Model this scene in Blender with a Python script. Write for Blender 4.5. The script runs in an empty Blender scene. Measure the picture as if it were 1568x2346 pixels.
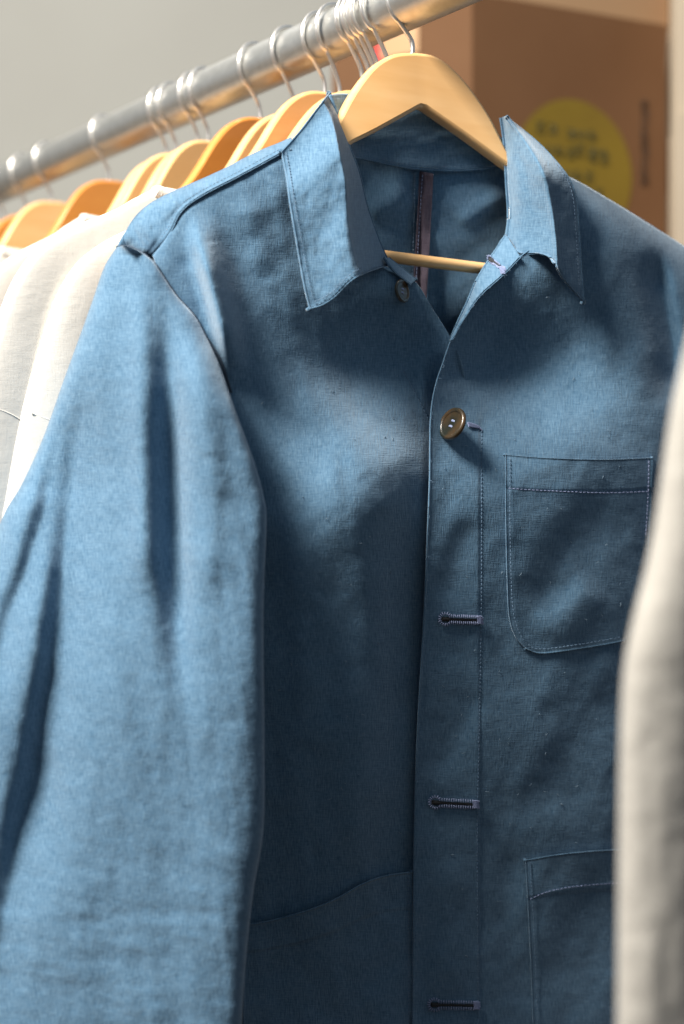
import bpy, math, random
import numpy as np
from mathutils import Vector, Matrix
random.seed(4)
S = bpy.context.scene
COL = S.collection

# ------------------------------------------------------------------ camera, world, lights, exposure
CAMZ = 1.2
FPX = 3266.0                       # focal length in the units of the 1568-wide measuring grid
cd = bpy.data.cameras.new('camera'); cam = bpy.data.objects.new('camera', cd); COL.objects.link(cam)
cam.location = (0, 0, CAMZ); cam.rotation_euler = (math.radians(90), 0, 0)
cd.sensor_fit = 'HORIZONTAL'; cd.sensor_width = 24; cd.lens = 50; cd.clip_start = .05; cd.clip_end = 60
cd.dof.use_dof = True; cd.dof.focus_distance = 1.085; cd.dof.aperture_fstop = 3.0; cd.dof.aperture_blades = 0
S.camera = cam
w = bpy.data.worlds.new('World'); S.world = w; w.use_nodes = True
nt = w.node_tree; nt.nodes.clear()
wo = nt.nodes.new('ShaderNodeOutputWorld'); bg = nt.nodes.new('ShaderNodeBackground')
tc = nt.nodes.new('ShaderNodeTexCoord'); sx = nt.nodes.new('ShaderNodeSeparateXYZ'); mr = nt.nodes.new('ShaderNodeMapRange')
cr = nt.nodes.new('ShaderNodeValToRGB')
nt.links.new(tc.outputs['Generated'], sx.inputs[0]); nt.links.new(sx.outputs[2], mr.inputs[0])
mr.inputs[1].default_value = -1; mr.inputs[2].default_value = 1
nt.links.new(mr.outputs[0], cr.inputs[0]); nt.links.new(cr.outputs[0], bg.inputs[0]); nt.links.new(bg.outputs[0], wo.inputs[0])
e = cr.color_ramp.elements
e[0].position = 0.0; e[0].color = (.14, .085, .05, 1)
e[1].position = 1.0; e[1].color = (.44, .53, .62, 1)
x = e.new(.45); x.color = (.16, .10, .065, 1)
x = e.new(.54); x.color = (.42, .53, .65, 1)
bg.inputs[1].default_value = .47

def area(name, loc, target, size, power, color):
    l = bpy.data.lights.new(name, 'AREA'); l.shape = 'RECTANGLE'; l.size = size[0]; l.size_y = size[1]; l.energy = power; l.color = color
    o = bpy.data.objects.new(name, l); COL.objects.link(o); o.location = loc
    o.rotation_euler = (Vector(target) - Vector(loc)).to_track_quat('-Z', 'Y').to_euler()
    return o
area('ceiling_lamp', (-1.27, .04, 3.0), (-.02, 1.08, 1.25), (.75, .75), 215, (1, .93, .83))
area('wall_fill_light', (-.9, 2.3, 3.1), (-.6, 3.1, 1.4), (.9, .6), 5, (1, .97, .93))  # added fill light, out of view, only brightens the back wall
S.view_settings.view_transform = 'Standard'; S.view_settings.look = 'None'
S.view_settings.exposure = 0; S.view_settings.gamma = 1
try: S.view_settings.use_curve_mapping = False
except Exception: pass

# ------------------------------------------------------------------ noise and curve tools
_rng = np.random.RandomState(7); _tab = _rng.rand(256, 256)
def vn(x, y, seed=0):
    x = np.asarray(x, float) + seed * 17.3; y = np.asarray(y, float) + seed * 9.1
    xi = np.floor(x).astype(int); yi = np.floor(y).astype(int); fx = x - xi; fy = y - yi
    fx = fx * fx * fx * (fx * (fx * 6 - 15) + 10); fy = fy * fy * fy * (fy * (fy * 6 - 15) + 10)
    a = _tab[xi % 256, yi % 256]; b = _tab[(xi + 1) % 256, yi % 256]; c = _tab[xi % 256, (yi + 1) % 256]; d = _tab[(xi + 1) % 256, (yi + 1) % 256]
    return (a * (1 - fx) + b * fx) * (1 - fy) + (c * (1 - fx) + d * fx) * fy - .5
def fbm(x, y, seed=0, o=4):
    r = 0; a = 1.
    for k in range(o): r = r + a * vn(x * 2 ** k, y * 2 ** k, seed + k); a *= .5
    return r
def wr(X, Y, ang, sl, sw, seed=0, o=3):      # long soft wrinkles running along ang (degrees, image sense), sl long, sw wide
    c, s = math.cos(math.radians(ang)), math.sin(math.radians(ang))
    a = (X * c + Y * s) / sl; b = (-X * s + Y * c) / sw
    return fbm(a, b, seed, o)
def sm(x): x = np.clip(x, 0, 1); return x * x * (3 - 2 * x)
def cat(P, n=12):
    P = [np.array(p, float) for p in P]
    if len(P) < 3: return np.array([P[0] + (P[-1] - P[0]) * t for t in np.linspace(0, 1, n)])
    Q = [2 * P[0] - P[1]] + P + [2 * P[-1] - P[-2]]; out = []
    for i in range(1, len(Q) - 2):
        for t in np.linspace(0, 1, n, endpoint=False):
            a, b, c, d = Q[i - 1:i + 3]
            out.append(.5 * ((2 * b) + (-a + c) * t + (2 * a - 5 * b + 4 * c - d) * t * t + (-a + 3 * b - 3 * c + d) * t ** 3))
    out.append(P[-1]); return np.array(out)
def resamp(P, n):
    P = np.array(P, float); L = np.r_[0, np.cumsum(np.linalg.norm(np.diff(P, axis=0), axis=1))]
    t = np.linspace(0, L[-1], n); return np.stack([np.interp(t, L, P[:, k]) for k in range(P.shape[1])], 1)
def coons(top, bottom, left, right, nu, nv, smooth=True):
    f = cat if smooth else (lambda p: np.array(p, float))
    T = resamp(f(top), nu); B = resamp(f(bottom), nu); L = resamp(f(left), nv); R = resamp(f(right), nv)
    s = np.linspace(0, 1, nu)[None, :, None]; t = np.linspace(0, 1, nv)[:, None, None]
    G = (1 - t) * T[None] + t * B[None] + (1 - s) * L[:, None] + s * R[:, None]
    G = G - ((1 - s) * (1 - t) * T[0] + s * (1 - t) * T[-1] + (1 - s) * t * B[0] + s * t * B[-1])
    return G[..., 0], G[..., 1]
def fold(X, Y, pts, w, h, w2=None, taper=.25):   # a fold: w is its width on the left of travel, w2 on the right
    w2 = w2 or w; pts = np.array(pts, float)
    seg = np.linalg.norm(np.diff(pts, axis=0), axis=1); cum = np.r_[0, np.cumsum(seg)]; tot = cum[-1]
    best = np.full(X.shape, 1e9); sg = np.zeros(X.shape); tt = np.zeros(X.shape)
    for i in range(len(pts) - 1):
        a, b = pts[i], pts[i + 1]; d = b - a; l = seg[i]
        u = np.clip(((X - a[0]) * d[0] + (Y - a[1]) * d[1]) / l ** 2, 0, 1)
        dx = X - a[0] - u * d[0]; dy = Y - a[1] - u * d[1]; D = np.hypot(dx, dy); cr_ = d[0] * dy - d[1] * dx
        m = D < best; best = np.where(m, D, best); sg = np.where(m, np.sign(cr_), sg); tt = np.where(m, (cum[i] + u * l) / tot, tt)
    ww = np.where(sg < 0, w, w2)
    tp = sm(tt / taper) * sm((1 - tt) / taper) if taper else 1
    return h * np.exp(-(best / ww) ** 2) * tp
def gs(X, Y, cx, cy, sx_, sy_, h, ang=0):
    c, s = math.cos(math.radians(ang)), math.sin(math.radians(ang))
    a = (X - cx) * c + (Y - cy) * s; b = -(X - cx) * s + (Y - cy) * c
    return h * np.exp(-(a / sx_) ** 2 - (b / sy_) ** 2)

# ------------------------------------------------------------------ placing: sight line meets an upright plane
def world(PX, PY, d):
    PX = np.asarray(PX, float); PY = np.asarray(PY, float)
    return np.stack([(PX - 784) / FPX * d, d + 0 * PX, (1173 - PY) / FPX * d + CAMZ], -1)
class Plane:
    def __init__(s, p, yaw):
        a = math.radians(yaw); s.n = (math.sin(a), -math.cos(a)); s.k = s.n[0] * p[0] + s.n[1] * p[1]
    def at(s, PX, PY, off=0):
        PX = np.asarray(PX, float)
        d = (s.k + off) / (s.n[0] * (PX - 784) / FPX + s.n[1])
        return world(PX, PY, d)
JP = Plane((.0614, 1.095), 25)        # the blue jacket hangs in this plane, offsets go towards the viewer's side
HP = Plane((.0614, 1.12), 27)         # its hanger
FP = Plane((.12, .62), 30)            # the pale garment in front

# ------------------------------------------------------------------ object helpers
def empty(name, loc, label, cat_, group=None):
    o = bpy.data.objects.new(name, None); COL.objects.link(o); o.location = loc; o.empty_display_size = .05
    o['label'] = label; o['category'] = cat_
    if group: o['group'] = group
    return o
def wloc(o):
    v = Vector((0, 0, 0))
    while o: v += o.location; o = o.parent
    return v
def link(name, me, mat, parent=None, label=None):
    o = bpy.data.objects.new(name, me); COL.objects.link(o); me.materials.append(mat)
    if parent is not None:
        o.parent = parent
    if label: o['label'] = label
    return o
class MB:
    def __init__(s): s.v = []; s.f = []; s.uv = []; s.n = 0
    def grid(s, P, closed=False, uv=None, flip=False):
        nv, nu = P.shape[:2]; b = s.n
        s.v += [tuple(p) for p in P.reshape(-1, 3)]; s.n += nv * nu
        s.uv += [tuple(q) for q in (uv.reshape(-1, 2) if uv is not None else P[..., [0, 2]].reshape(-1, 2))]
        for i in range(nv - 1):
            for j in range(nu if closed else nu - 1):
                k = (j + 1) % nu; q = (b + i * nu + j, b + (i + 1) * nu + j, b + (i + 1) * nu + k, b + i * nu + k)
                s.f.append(q[::-1] if flip else q)
    def poly(s, pts):
        b = s.n; s.v += [tuple(p) for p in pts]; s.uv += [(p[0], p[2]) for p in pts]; s.n += len(pts); s.f.append(tuple(range(b, b + len(pts))))
    def tube(s, P, r, seg=8, caps=True, flat=1.0):
        P = np.array(P, float); n = len(P); T = np.gradient(P, axis=0); T /= np.linalg.norm(T, axis=1)[:, None] + 1e-12
        ref = np.array((0, 0, 1.)) if abs(T[0][2]) < .9 else np.array((0, 1., 0))
        U = np.cross(T[0], ref); U /= np.linalg.norm(U); rings = []
        r = np.full(n, r) if np.isscalar(r) else np.array(r)
        for i in range(n):
            U = U - T[i] * U.dot(T[i]); U /= np.linalg.norm(U); V = np.cross(T[i], U)
            a = np.linspace(0, 2 * math.pi, seg, endpoint=False)
            rings.append(P[i] + r[i] * (np.cos(a)[:, None] * U + flat * np.sin(a)[:, None] * V))
        R = np.array(rings); s.grid(R, closed=True)
        if caps: s.poly(R[0]); s.poly(R[-1][::-1])
    def box(s, lo, hi):
        x0, y0, z0 = lo; x1, y1, z1 = hi
        c = [(x0, y0, z0), (x1, y0, z0), (x1, y1, z0), (x0, y1, z0), (x0, y0, z1), (x1, y0, z1), (x1, y1, z1), (x0, y1, z1)]
        for q in ((0, 3, 2, 1), (4, 5, 6, 7), (0, 1, 5, 4), (1, 2, 6, 5), (2, 3, 7, 6), (3, 0, 4, 7)): s.poly([c[i] for i in q])
    def build(s, name, mat, parent=None, label=None, smooth=True, solid=0, bevel=0, origin=None):
        org = origin if origin is not None else (wloc(parent) if parent is not None else Vector((0, 0, 0)))
        me = bpy.data.meshes.new(name)
        me.from_pydata([(a - org[0], b - org[1], c - org[2]) for a, b, c in s.v], [], s.f)
        ul = me.uv_layers.new(name='UVMap'); li = np.zeros(len(me.loops), int); me.loops.foreach_get('vertex_index', li)
        ul.data.foreach_set('uv', np.array(s.uv)[li].ravel())
        if smooth: me.polygons.foreach_set('use_smooth', [True] * len(me.polygons))
        me.update(); o = link(name, me, mat, parent, label)
        if parent is None and origin is not None: o.location = origin
        if solid:
            m = o.modifiers.new('thickness', 'SOLIDIFY'); m.thickness = solid; m.offset = -1
        if bevel:
            m = o.modifiers.new('bevel', 'BEVEL'); m.width = bevel; m.segments = 2; m.limit_method = 'ANGLE'
        return o
def sheet(name, X, Y, O, mat, parent, plane=JP, solid=.0012, edges=(), er=.0009, label=None):
    m = MB(); P = plane.at(X, Y, O); uv = np.stack([X, -Y], -1) * .00034
    nrm = np.array((plane.n[0], plane.n[1], 0.)); ang = np.radians([80, 50, 15, -20, -60, -95])
    def bead(P, uv, side):                     # a rounded, slightly raised seam edge rolled under
        if side in 'LR': P = P.transpose(1, 0, 2); uv = uv.transpose(1, 0, 2)
        if side in 'RB': P = P[::-1]; uv = uv[::-1]
        out = P[0] - P[min(4, len(P) - 1)]; out = out / (np.linalg.norm(out, axis=1)[:, None] + 1e-9)
        rows = [P[0] + er * (math.cos(q) * out + math.sin(q) * (.35 if q > 0 else 1.6) * nrm) for q in ang[::-1]]
        du = uv[0] - uv[min(4, len(P) - 1)]; du = du / (np.linalg.norm(du, axis=1)[:, None] + 1e-9)
        ur = [uv[0] + du * er * (k + 1) for k in range(len(ang))][::-1]
        P = np.concatenate([np.array(rows), P]); uv = np.concatenate([np.array(ur), uv])
        if side in 'RB': P = P[::-1]; uv = uv[::-1]
        if side in 'LR': P = P.transpose(1, 0, 2); uv = uv.transpose(1, 0, 2)
        return P, uv
    for ed in edges: P, uv = bead(P, uv, ed)
    m.grid(P, uv=uv)
    return m.build(name, mat, parent, label, solid=solid)
def stitches(name, pts, offf, mat, parent, step=9, ln=5.5, r=.00030, plane=JP, lift=.0007):
    m = MB(); P = cat(pts, 20); L = np.linalg.norm(np.diff(P, axis=0), axis=1).sum(); n = max(2, int(L / step)); Q = resamp(P, n * 4 + 1)
    for i in range(n):
        a = Q[i * 4]; b = a + (Q[i * 4 + 4] - a) * (ln / step); mid = (a + b) / 2 + np.random.RandomState(i).randn(2) * .3
        XX = np.array([a[0], mid[0], b[0]]); YY = np.array([a[1], mid[1], b[1]])
        o = offf(XX, YY) + np.array([lift * .3, lift, lift * .3]); m.tube(plane.at(XX, YY, o), r, 5)
    return m.build(name, mat, parent)

# ------------------------------------------------------------------ materials
def nodes(name):
    m = bpy.data.materials.new(name); m.use_nodes = True; t = m.node_tree; return m, t, t.nodes['Principled BSDF']
def N(t, k, **kw):
    n = t.nodes.new(k)
    for a, b in kw.items(): setattr(n, a, b)
    return n
def cloth(name, col, col2, fuzz=.35, tint=(.75, .85, .95), thread=1.0, crump=1.0, rough=.85, tw=True):
    m, t, p = nodes(name); L = t.links.new
    uv = N(t, 'ShaderNodeTexCoord'); 
    def nz(scale, sc, det=2, rot=0):
        scale *= 1.25 if scale > 300 else 1
        mp = N(t, 'ShaderNodeMapping'); mp.inputs['Scale'].default_value = (sc[0], sc[1], 1); mp.inputs['Rotation'].default_value = (0, 0, rot)
        L(uv.outputs['UV'], mp.inputs[0]); n = N(t, 'ShaderNodeTexNoise'); n.inputs['Scale'].default_value = scale; n.inputs['Detail'].default_value = det
        L(mp.outputs[0], n.inputs[0]); return n.outputs[0]
    def mth(op, a, b):
        q = N(t, 'ShaderNodeMath', operation=op)
        for i, v in enumerate((a, b)):
            if isinstance(v, (int, float)): q.inputs[i].default_value = v
            else: L(v, q.inputs[i])
        return q.outputs[0]
    h = nz(900, (1, .12)); v = nz(900, (.12, 1)); tw_ = nz(700, (1, .18), 1, math.radians(40)); mott = nz(55, (1, .8), 4); fine = nz(420, (1, 1), 3)
    thr = mth('ADD', mth('ADD', h, v), tw_)                    # 0..3, ~1.5
    r = N(t, 'ShaderNodeValToRGB'); r.color_ramp.elements[0].color = (*col2, 1); r.color_ramp.elements[1].color = (*col, 1)
    r.color_ramp.elements[0].position = .25; r.color_ramp.elements[1].position = .75
    mix = mth('ADD', mth('MULTIPLY', thr, .55 * thread), mth('MULTIPLY', mth('ADD', mott, fine), .22))
    mix = mth('SUBTRACT', mix, .55 * thread * 1.5 + .22 - .5)
    L(mix, r.inputs[0]); L(r.outputs[0], p.inputs['Base Color'])
    p.inputs['Roughness'].default_value = rough; p.inputs['Specular IOR Level'].default_value = .12
    p.inputs['Sheen Weight'].default_value = fuzz; p.inputs['Sheen Roughness'].default_value = .45; p.inputs['Sheen Tint'].default_value = (*tint, 1)
    b1 = N(t, 'ShaderNodeBump'); b1.inputs['Strength'].default_value = .55 * thread; b1.inputs['Distance'].default_value = .0005; L(thr, b1.inputs['Height'])
    b2 = N(t, 'ShaderNodeBump'); b2.inputs['Strength'].default_value = .5 * crump; b2.inputs['Distance'].default_value = .0035
    L(mth('ADD', nz(38, (1, .7), 3), mth('MULTIPLY', nz(120, (.8, 1), 2), .35)), b2.inputs['Height'])
    L(b1.outputs[0], b2.inputs['Normal']); L(b2.outputs[0], p.inputs['Normal'])
    return m
def plain(name, col, rough=.5, metal=0, spec=.5, noise=None, coat=0):
    m, t, p = nodes(name); p.inputs['Roughness'].default_value = rough; p.inputs['Metallic'].default_value = metal; p.inputs['Specular IOR Level'].default_value = spec
    p.inputs['Coat Weight'].default_value = coat
    p.inputs['Base Color'].default_value = (*col, 1)
    if noise:
        c2, sc, st = noise; uv = N(t, 'ShaderNodeTexCoord'); mp = N(t, 'ShaderNodeMapping'); mp.inputs['Scale'].default_value = st
        n = N(t, 'ShaderNodeTexNoise'); n.inputs['Scale'].default_value = sc; n.inputs['Detail'].default_value = 5
        r = N(t, 'ShaderNodeValToRGB'); r.color_ramp.elements[0].color = (*col, 1); r.color_ramp.elements[1].color = (*c2, 1)
        r.color_ramp.elements[0].position = .35; r.color_ramp.elements[1].position = .65
        t.links.new(uv.outputs['Object'], mp.inputs[0]); t.links.new(mp.outputs[0], n.inputs[0]); t.links.new(n.outputs[0], r.inputs[0]); t.links.new(r.outputs[0], p.inputs['Base Color'])
        b = N(t, 'ShaderNodeBump'); b.inputs['Strength'].default_value = .08; b.inputs['Distance'].default_value = .001
        t.links.new(n.outputs[0], b.inputs['Height']); t.links.new(b.outputs[0], p.inputs['Normal'])
    return m
M_blue = cloth('blue_linen', (.125, .226, .335), (.044, .112, .196), fuzz=.6, crump=.4, thread=.9)
M_white = cloth('cream_knit', (.66, .645, .61), (.63, .61, .575), fuzz=.15, tint=(1, .98, .95), crump=.4, thread=.25)
M_grey = cloth('pale_linen', (.37, .36, .335), (.30, .29, .27), fuzz=.2, tint=(1, .98, .95), crump=.4)
M_tape = cloth('purple_tape', (.115, .095, .125), (.075, .06, .085), fuzz=.3, tint=(.9, .8, .9), crump=.3)
M_th = plain('blue_thread', (.115, .19, .29), .8)
M_pth = plain('purple_thread', (.26, .31, .50), .7)
M_dseam = plain('navy_seam', (.03, .05, .08), .9)
M_dark = plain('painted_slit_shade', (.02, .022, .025), .9)  # near-black fill, paints the shade inside buttonhole slits and button thread holes
M_wood = plain('varnished_wood', (.88, .545, .25), .34, noise=((.80, .46, .185), 9, (1, 1, 7)), coat=.25)
M_wood2 = plain('orange_wood', (.66, .28, .06), .34, noise=((.60, .24, .05), 10, (1, 1, 5)), coat=.25)
M_wood3 = plain('pale_wood', (.82, .52, .23), .38, noise=((.78, .47, .20), 10, (1, 1, 5)), coat=.2)
M_steel = plain('bright_wire', (.85, .83, .80), .30, .9)
M_rail = plain('brushed_steel_tube', (.52, .53, .52), .38, .85, noise=((.46, .47, .46), 30, (4, 4, 4)))
M_btn = plain('horn_button', (.075, .042, .016), .32, noise=((.015, .018, .012), 90, (1, 1, .5)), coat=.4)
M_btn2 = plain('horn_button_dish', (.20, .125, .06), .25, noise=((.02, .016, .010), 200, (1, 1, 1)), coat=.3)

# ------------------------------------------------------------------ setting: wall
m = MB(); m.poly([(-4, 3.3, -.5), (4, 3.3, -.5), (4, 3.3, 4.2), (-4, 3.3, 4.2)])
wl = m.build('wall', plain('painted_wall', (.375, .38, .355), .8, noise=((.355, .357, .333), 2.5, (1, 1, 1))), smooth=False); wl['kind'] = 'structure'

# ------------------------------------------------------------------ cardboard boxes
M_card = plain('cardboard', (.130, .066, .032), .8, noise=((.114, .056, .026), 5, (1, 1, 1)), spec=.2)
M_card2 = plain('pale_cardboard', (.27, .175, .10), .8, noise=((.25, .155, .088), 5, (1, 1, 1)), spec=.2)
M_card3 = plain('cream_cardboard', (.47, .40, .31), .8, noise=((.44, .37, .285), 5, (1, 1, 1)), spec=.2)
def carton(name, corner, a_right, w_right, a_left, w_left, z0, z1, mat, label, group=None, flaps=True):
    ang = math.radians(a_right); ar = np.array((math.cos(ang), math.sin(ang))); ang = math.radians(a_left); al = np.array((math.cos(ang), math.sin(ang)))
    c = np.array(corner); root = empty(name, (c[0], c[1], z0), label, 'box', group)
    q = [c, c + ar * w_right, c + ar * w_right + al * w_left, c + al * w_left]
    m = MB(); lo = [(p[0], p[1], z0) for p in q]; hi = [(p[0], p[1], z1) for p in q]
    m.poly(lo[::-1]); m.poly(hi)
    for i in range(4): j = (i + 1) % 4; m.poly([lo[i], lo[j], hi[j], hi[i]])
    m.build('carton_body', mat, root, smooth=False, bevel=.003)
    nr = np.array((ar[1], -ar[0])); nl = np.array((-al[1], al[0]))
    m = MB()                                                       # packing tape over the top seam
    mid = c + al * w_left / 2
    for p in (mid,):
        a = [p - al * .03, p - al * .03 + ar * w_right, p + al * .03 + ar * w_right, p + al * .03]; m.poly([(x_[0], x_[1], z1 + .002) for x_ in a])
        m.poly([(p[0] - al[0] * .03 + nl[0] * .002, p[1] - al[1] * .03 + nl[1] * .002, z1), (p[0] + al[0] * .03 + nl[0] * .002, p[1] + al[1] * .03 + nl[1] * .002, z1),
                (p[0] + al[0] * .03 + nl[0] * .002, p[1] + al[1] * .03 + nl[1] * .002, z1 - .07), (p[0] - al[0] * .03 + nl[0] * .002, p[1] - al[1] * .03 + nl[1] * .002, z1 - .07)])
    m.build('packing_tape', plain('brown_tape', (.42, .25, .12), .35), root, smooth=False)
    return root, c, ar, nr, al, nl
def onface(c, a, n, u, z, lift): return (c[0] + a[0] * u + n[0] * lift, c[1] + a[1] * u + n[1] * lift, z)
YB = 1.98; cx = (1082 - 784) / FPX * YB
B1, c, ar, nr, al, nl = carton('cardboard_box', (cx, YB), 24, .33, 150, .225, 1.2 + .12, 1.2 + .722, M_card,
    'large brown cardboard carton with a yellow oval sticker, behind the hanger of the blue jacket')
def face_uv(px, py, c, a):           # point of the face seen in that direction, as distance along the face and height
    x_ = (px - 784) / FPX; u = (x_ * c[1] - c[0]) / (a[0] - x_ * a[1]); y = c[1] + a[1] * u; return u, (1173 - py) / FPX * y + CAMZ
u0, zc = face_uv(1318, 395, c, ar); ul_, _ = face_uv(1178, 395, c, ar); ur_, _ = face_uv(1448, 395, c, ar); _, zt = face_uv(1318, 228, c, ar)
m = MB(); uc = (ul_ + ur_) / 2; ru = (ur_ - ul_) / 2; rz = zt - zc
m.poly([onface(c, ar, nr, uc + ru * math.cos(k / 48 * 2 * math.pi), zc + rz * math.sin(k / 48 * 2 * math.pi), .0008) for k in range(48)])
st = m.build('oval_sticker', plain('yellow_paper', (.155, .104, .005), .6, noise=((.138, .09, .005), 12, (1, 1, 1))), B1, smooth=False)
M_ink = plain('dark_green_ink', (.05, .045, .008), .7)
m = MB(); rr = random.Random(3)
def stroke(p0, p1, r=.0016):
    m.tube([onface(c, ar, nr, p0[0], p0[1], .0015), onface(c, ar, nr, (p0[0] + p1[0]) / 2 + .0006, (p0[1] + p1[1]) / 2, .0015), onface(c, ar, nr, p1[0], p1[1], .0015)], r, 5)
glyphs = [[((0, 1), (1, 1)), ((.5, 1), (.1, .35)), ((.5, 1), (.9, .4)), ((0, .1), (1, .1)), ((.5, .3), (.5, .1))],
          [((0, .9), (.6, .9)), ((.6, .9), (.6, .4)), ((.9, 1), (.9, 0)), ((.9, .55), (1.15, .55)), ((.1, .2), (.7, .2))],
          [((0, .9), (0, .4)), ((0, .4), (.55, .4)), ((.8, 1), (.8, 0)), ((.55, .7), (.8, .7))],
          [((.1, .95), (.6, .95)), ((.1, .95), (.1, .55)), ((.1, .55), (.6, .55)), ((.6, .95), (.6, .55)), ((0, .3), (1, .3)), ((.5, .3), (.5, 0))]]
for (px0, py0, n_, g0) in ((1228, 292, 2, 0), (1296, 306, 3, 1), (1246, 345, 3, 2), (1318, 345, 3, 0), (1350, 362, 2, 3), (1262, 398, 4, 1), (1310, 440, 3, 2), (1330, 480, 2, 0), (1298, 478, 1, 3)):
    for k in range(n_):
        uu, zz = face_uv(px0 + k * 26, py0 + k * 3, c, ar); g = glyphs[(g0 + k) % 4]; h = .0155
        for a_, b_ in g: stroke((uu + a_[0] * h * .85, zz - h / 2 + a_[1] * h), (uu + b_[0] * h * .85, zz - h / 2 + b_[1] * h), .0013)
m.build('handwriting', M_ink, st)
m = MB(); uu, _ = face_uv(1476, 300, c, ar)
for k in range(9):
    _, zz = face_uv(1476, 240 + k * 22, c, ar); g = glyphs[k % 4]
    for a_, b_ in g: stroke((uu - .006 + a_[0] * .012, zz - .005 + a_[1] * .010), (uu - .006 + b_[0] * .012, zz - .005 + b_[1] * .010), .0011)
m.build('printed_lettering', plain('black_ink', (.05, .03, .02), .7), B1)
ua, za = face_uv(860, 82, c, al); ub, zb = face_uv(902, 160, c, al)
m = MB(); m.poly([onface(c, al, nl, ua, za, .001), onface(c, al, nl, ub, za, .001), onface(c, al, nl, ub, zb, .001), onface(c, al, nl, ua, zb, .001)])
m.build('red_label', plain('red_paper', (.55, .008, .012), .5), B1, smooth=False)
carton('cardboard_box', (cx + .045, YB + .10), 20, .42, 148, .26, 1.2 + .7245, 1.2 + .98, M_card2, 'light tan cardboard carton lying on top of the carton with the yellow sticker')
carton('cardboard_box', (.460, 1.97), 8, .5, 80, .4, .9, 1.2 + .552, M_card3, 'cream cardboard carton at the right edge, lower of the two pale cartons')
carton('cardboard_box', (.466, 1.99), 8, .45, 80, .36, 1.2 + .556, 1.2 + .80, M_card3, 'pale carton at the right edge stacked on the cream carton')

# ------------------------------------------------------------------ clothes rail
RZ = CAMZ + .405; RR = .0208
def rail_pt(s): return Vector((.0614 - .6 * s, 1.12 + .8 * s, RZ))
m = MB(); m.tube([rail_pt(t) for t in np.linspace(-1.1, 1.9, 40)], RR, 48)
rl = m.build('clothes_rail', M_rail, origin=tuple(rail_pt(0))); rl['label'] = 'round steel clothes rail carrying the whole row of wooden hangers'; rl['category'] = 'clothes rail'

# ------------------------------------------------------------------ wooden hangers
TOP = [(0, 0), (.018, -.0005), (.034, -.005), (.050, -.015), (.066, -.031), (.082, -.050), (.10, -.068), (.125, -.086), (.155, -.102), (.19, -.117), (.215, -.129), (.222, -.139)]
BOT = [(.215, -.148), (.185, -.139), (.15, -.124), (.12, -.108), (.09, -.089), (.045, -.066), (0, -.043)]
def extr(m, poly, org, ax, nn, th, yfun=None):
    # rounded slab: outline poly in (u, z) extruded along nn with softened edges
    n = len(poly); P = np.array(poly); T = np.roll(P, -1, 0) - np.roll(P, 1, 0); T /= np.linalg.norm(T, axis=1)[:, None] + 1e-9
    area2 = np.sum(P[:, 0] * np.roll(P[:, 1], -1) - np.roll(P[:, 0], -1) * P[:, 1]); sgn = 1 if area2 > 0 else -1
    inw = np.stack([-T[:, 1], T[:, 0]], 1) * sgn; rows = []
    for d_, o_ in ((-th / 2, .0030), (-th / 2 + .0009, .0010), (-th / 2 + .003, 0), (th / 2 - .003, 0), (th / 2 - .0009, .0010), (th / 2, .0030)):
        Q = P + inw * o_; b = np.array([yfun(q[0]) if yfun else 0 for q in P])
        rows.append(np.array(org)[None] + Q[:, :1] * np.array((*ax, 0))[None] + Q[:, 1:] * np.array((0, 0, 1.))[None] + (b + d_)[:, None] * np.array((*nn, 0))[None])
    R = np.array(rows); m.grid(R, closed=True)
    return R
def capfaces(m, R, flip):            # fill front and back as strips between top and bottom chains
    n = R.shape[1]
    for r_, fl in ((R[0], flip), (R[-1], not flip)):
        i, j = 0, n - 1
        while i + 1 < j - 0:
            a = [r_[i], r_[i + 1], r_[j - 1], r_[j]] if i + 1 != j - 1 else [r_[i], r_[i + 1], r_[j]]
            m.poly(a if fl else a[::-1]); i += 1; j -= 1
            if i >= j: break
def hook(m, base, ax, top_z, rz, r=.0019, lean=0):
    # wire: stem up from the wood, kink, round the viewer's side of the rail, over its top and down behind
    b = np.array(base); A = np.array((*ax, 0.)); Z = np.array((0, 0, 1.)); cz = rz - base[2]
    R_ = RR + .0014; pts = [b - Z * .012, b, b + Z * max(.004, (cz - R_) * .35)]
    pts.append(b + Z * ((cz - R_) * .62) - A * .002)
    for a_ in np.linspace(-52, -250, 14):
        q = math.radians(a_ - 90 + 52 - 30)
        pts.append(b + Z * (cz + R_ * math.sin(q)) + A * (R_ * math.cos(q)))
    P = cat(pts, 5); m.tube(P, r, 8)
def make_hanger(mat):
    root = bpy.data.objects.new('wooden_hanger', None); COL.objects.link(root)
    up = resamp(cat(TOP, 6), 46); lo = resamp(np.array(BOT), 30)
    right = list(map(tuple, up)); rb = list(map(tuple, lo))
    top = [(-u, z) for u, z in right[::-1]] + right[1:]; bot = [(-u, z) for u, z in rb] ; bot = [(u, z) for u, z in rb] + [(-u, z) for u, z in rb[::-1][1:]]
    top = resamp(top, 70); bot = resamp(bot, 70)[::-1]                # both left to right
    poly = list(map(tuple, top)) + list(map(tuple, bot[::-1]))
    m = MB(); R = extr(m, poly, (0, 0, 0), (1, 0), (0, 1), .0125)
    capfaces(m, R, True); o = m.build('wooden_arms', mat, root)
    m = MB(); m.tube([(-.197, 0, -.142), (-.20, 0, -.160), (.20, 0, -.160), (.197, 0, -.142)], .0048, 12); m.build('trouser_bar', mat, root)
    return root
def copy_thing(o):
    c_ = o.copy(); COL.objects.link(c_)
    for ch in list(o.children):
        d_ = ch.copy(); COL.objects.link(d_); d_.parent = c_
    return c_
def stem_s(px): x_ = (px - 784) / FPX; return (.0614 - 1.12 * x_) / (.6 + .8 * x_)
protos = None
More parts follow.
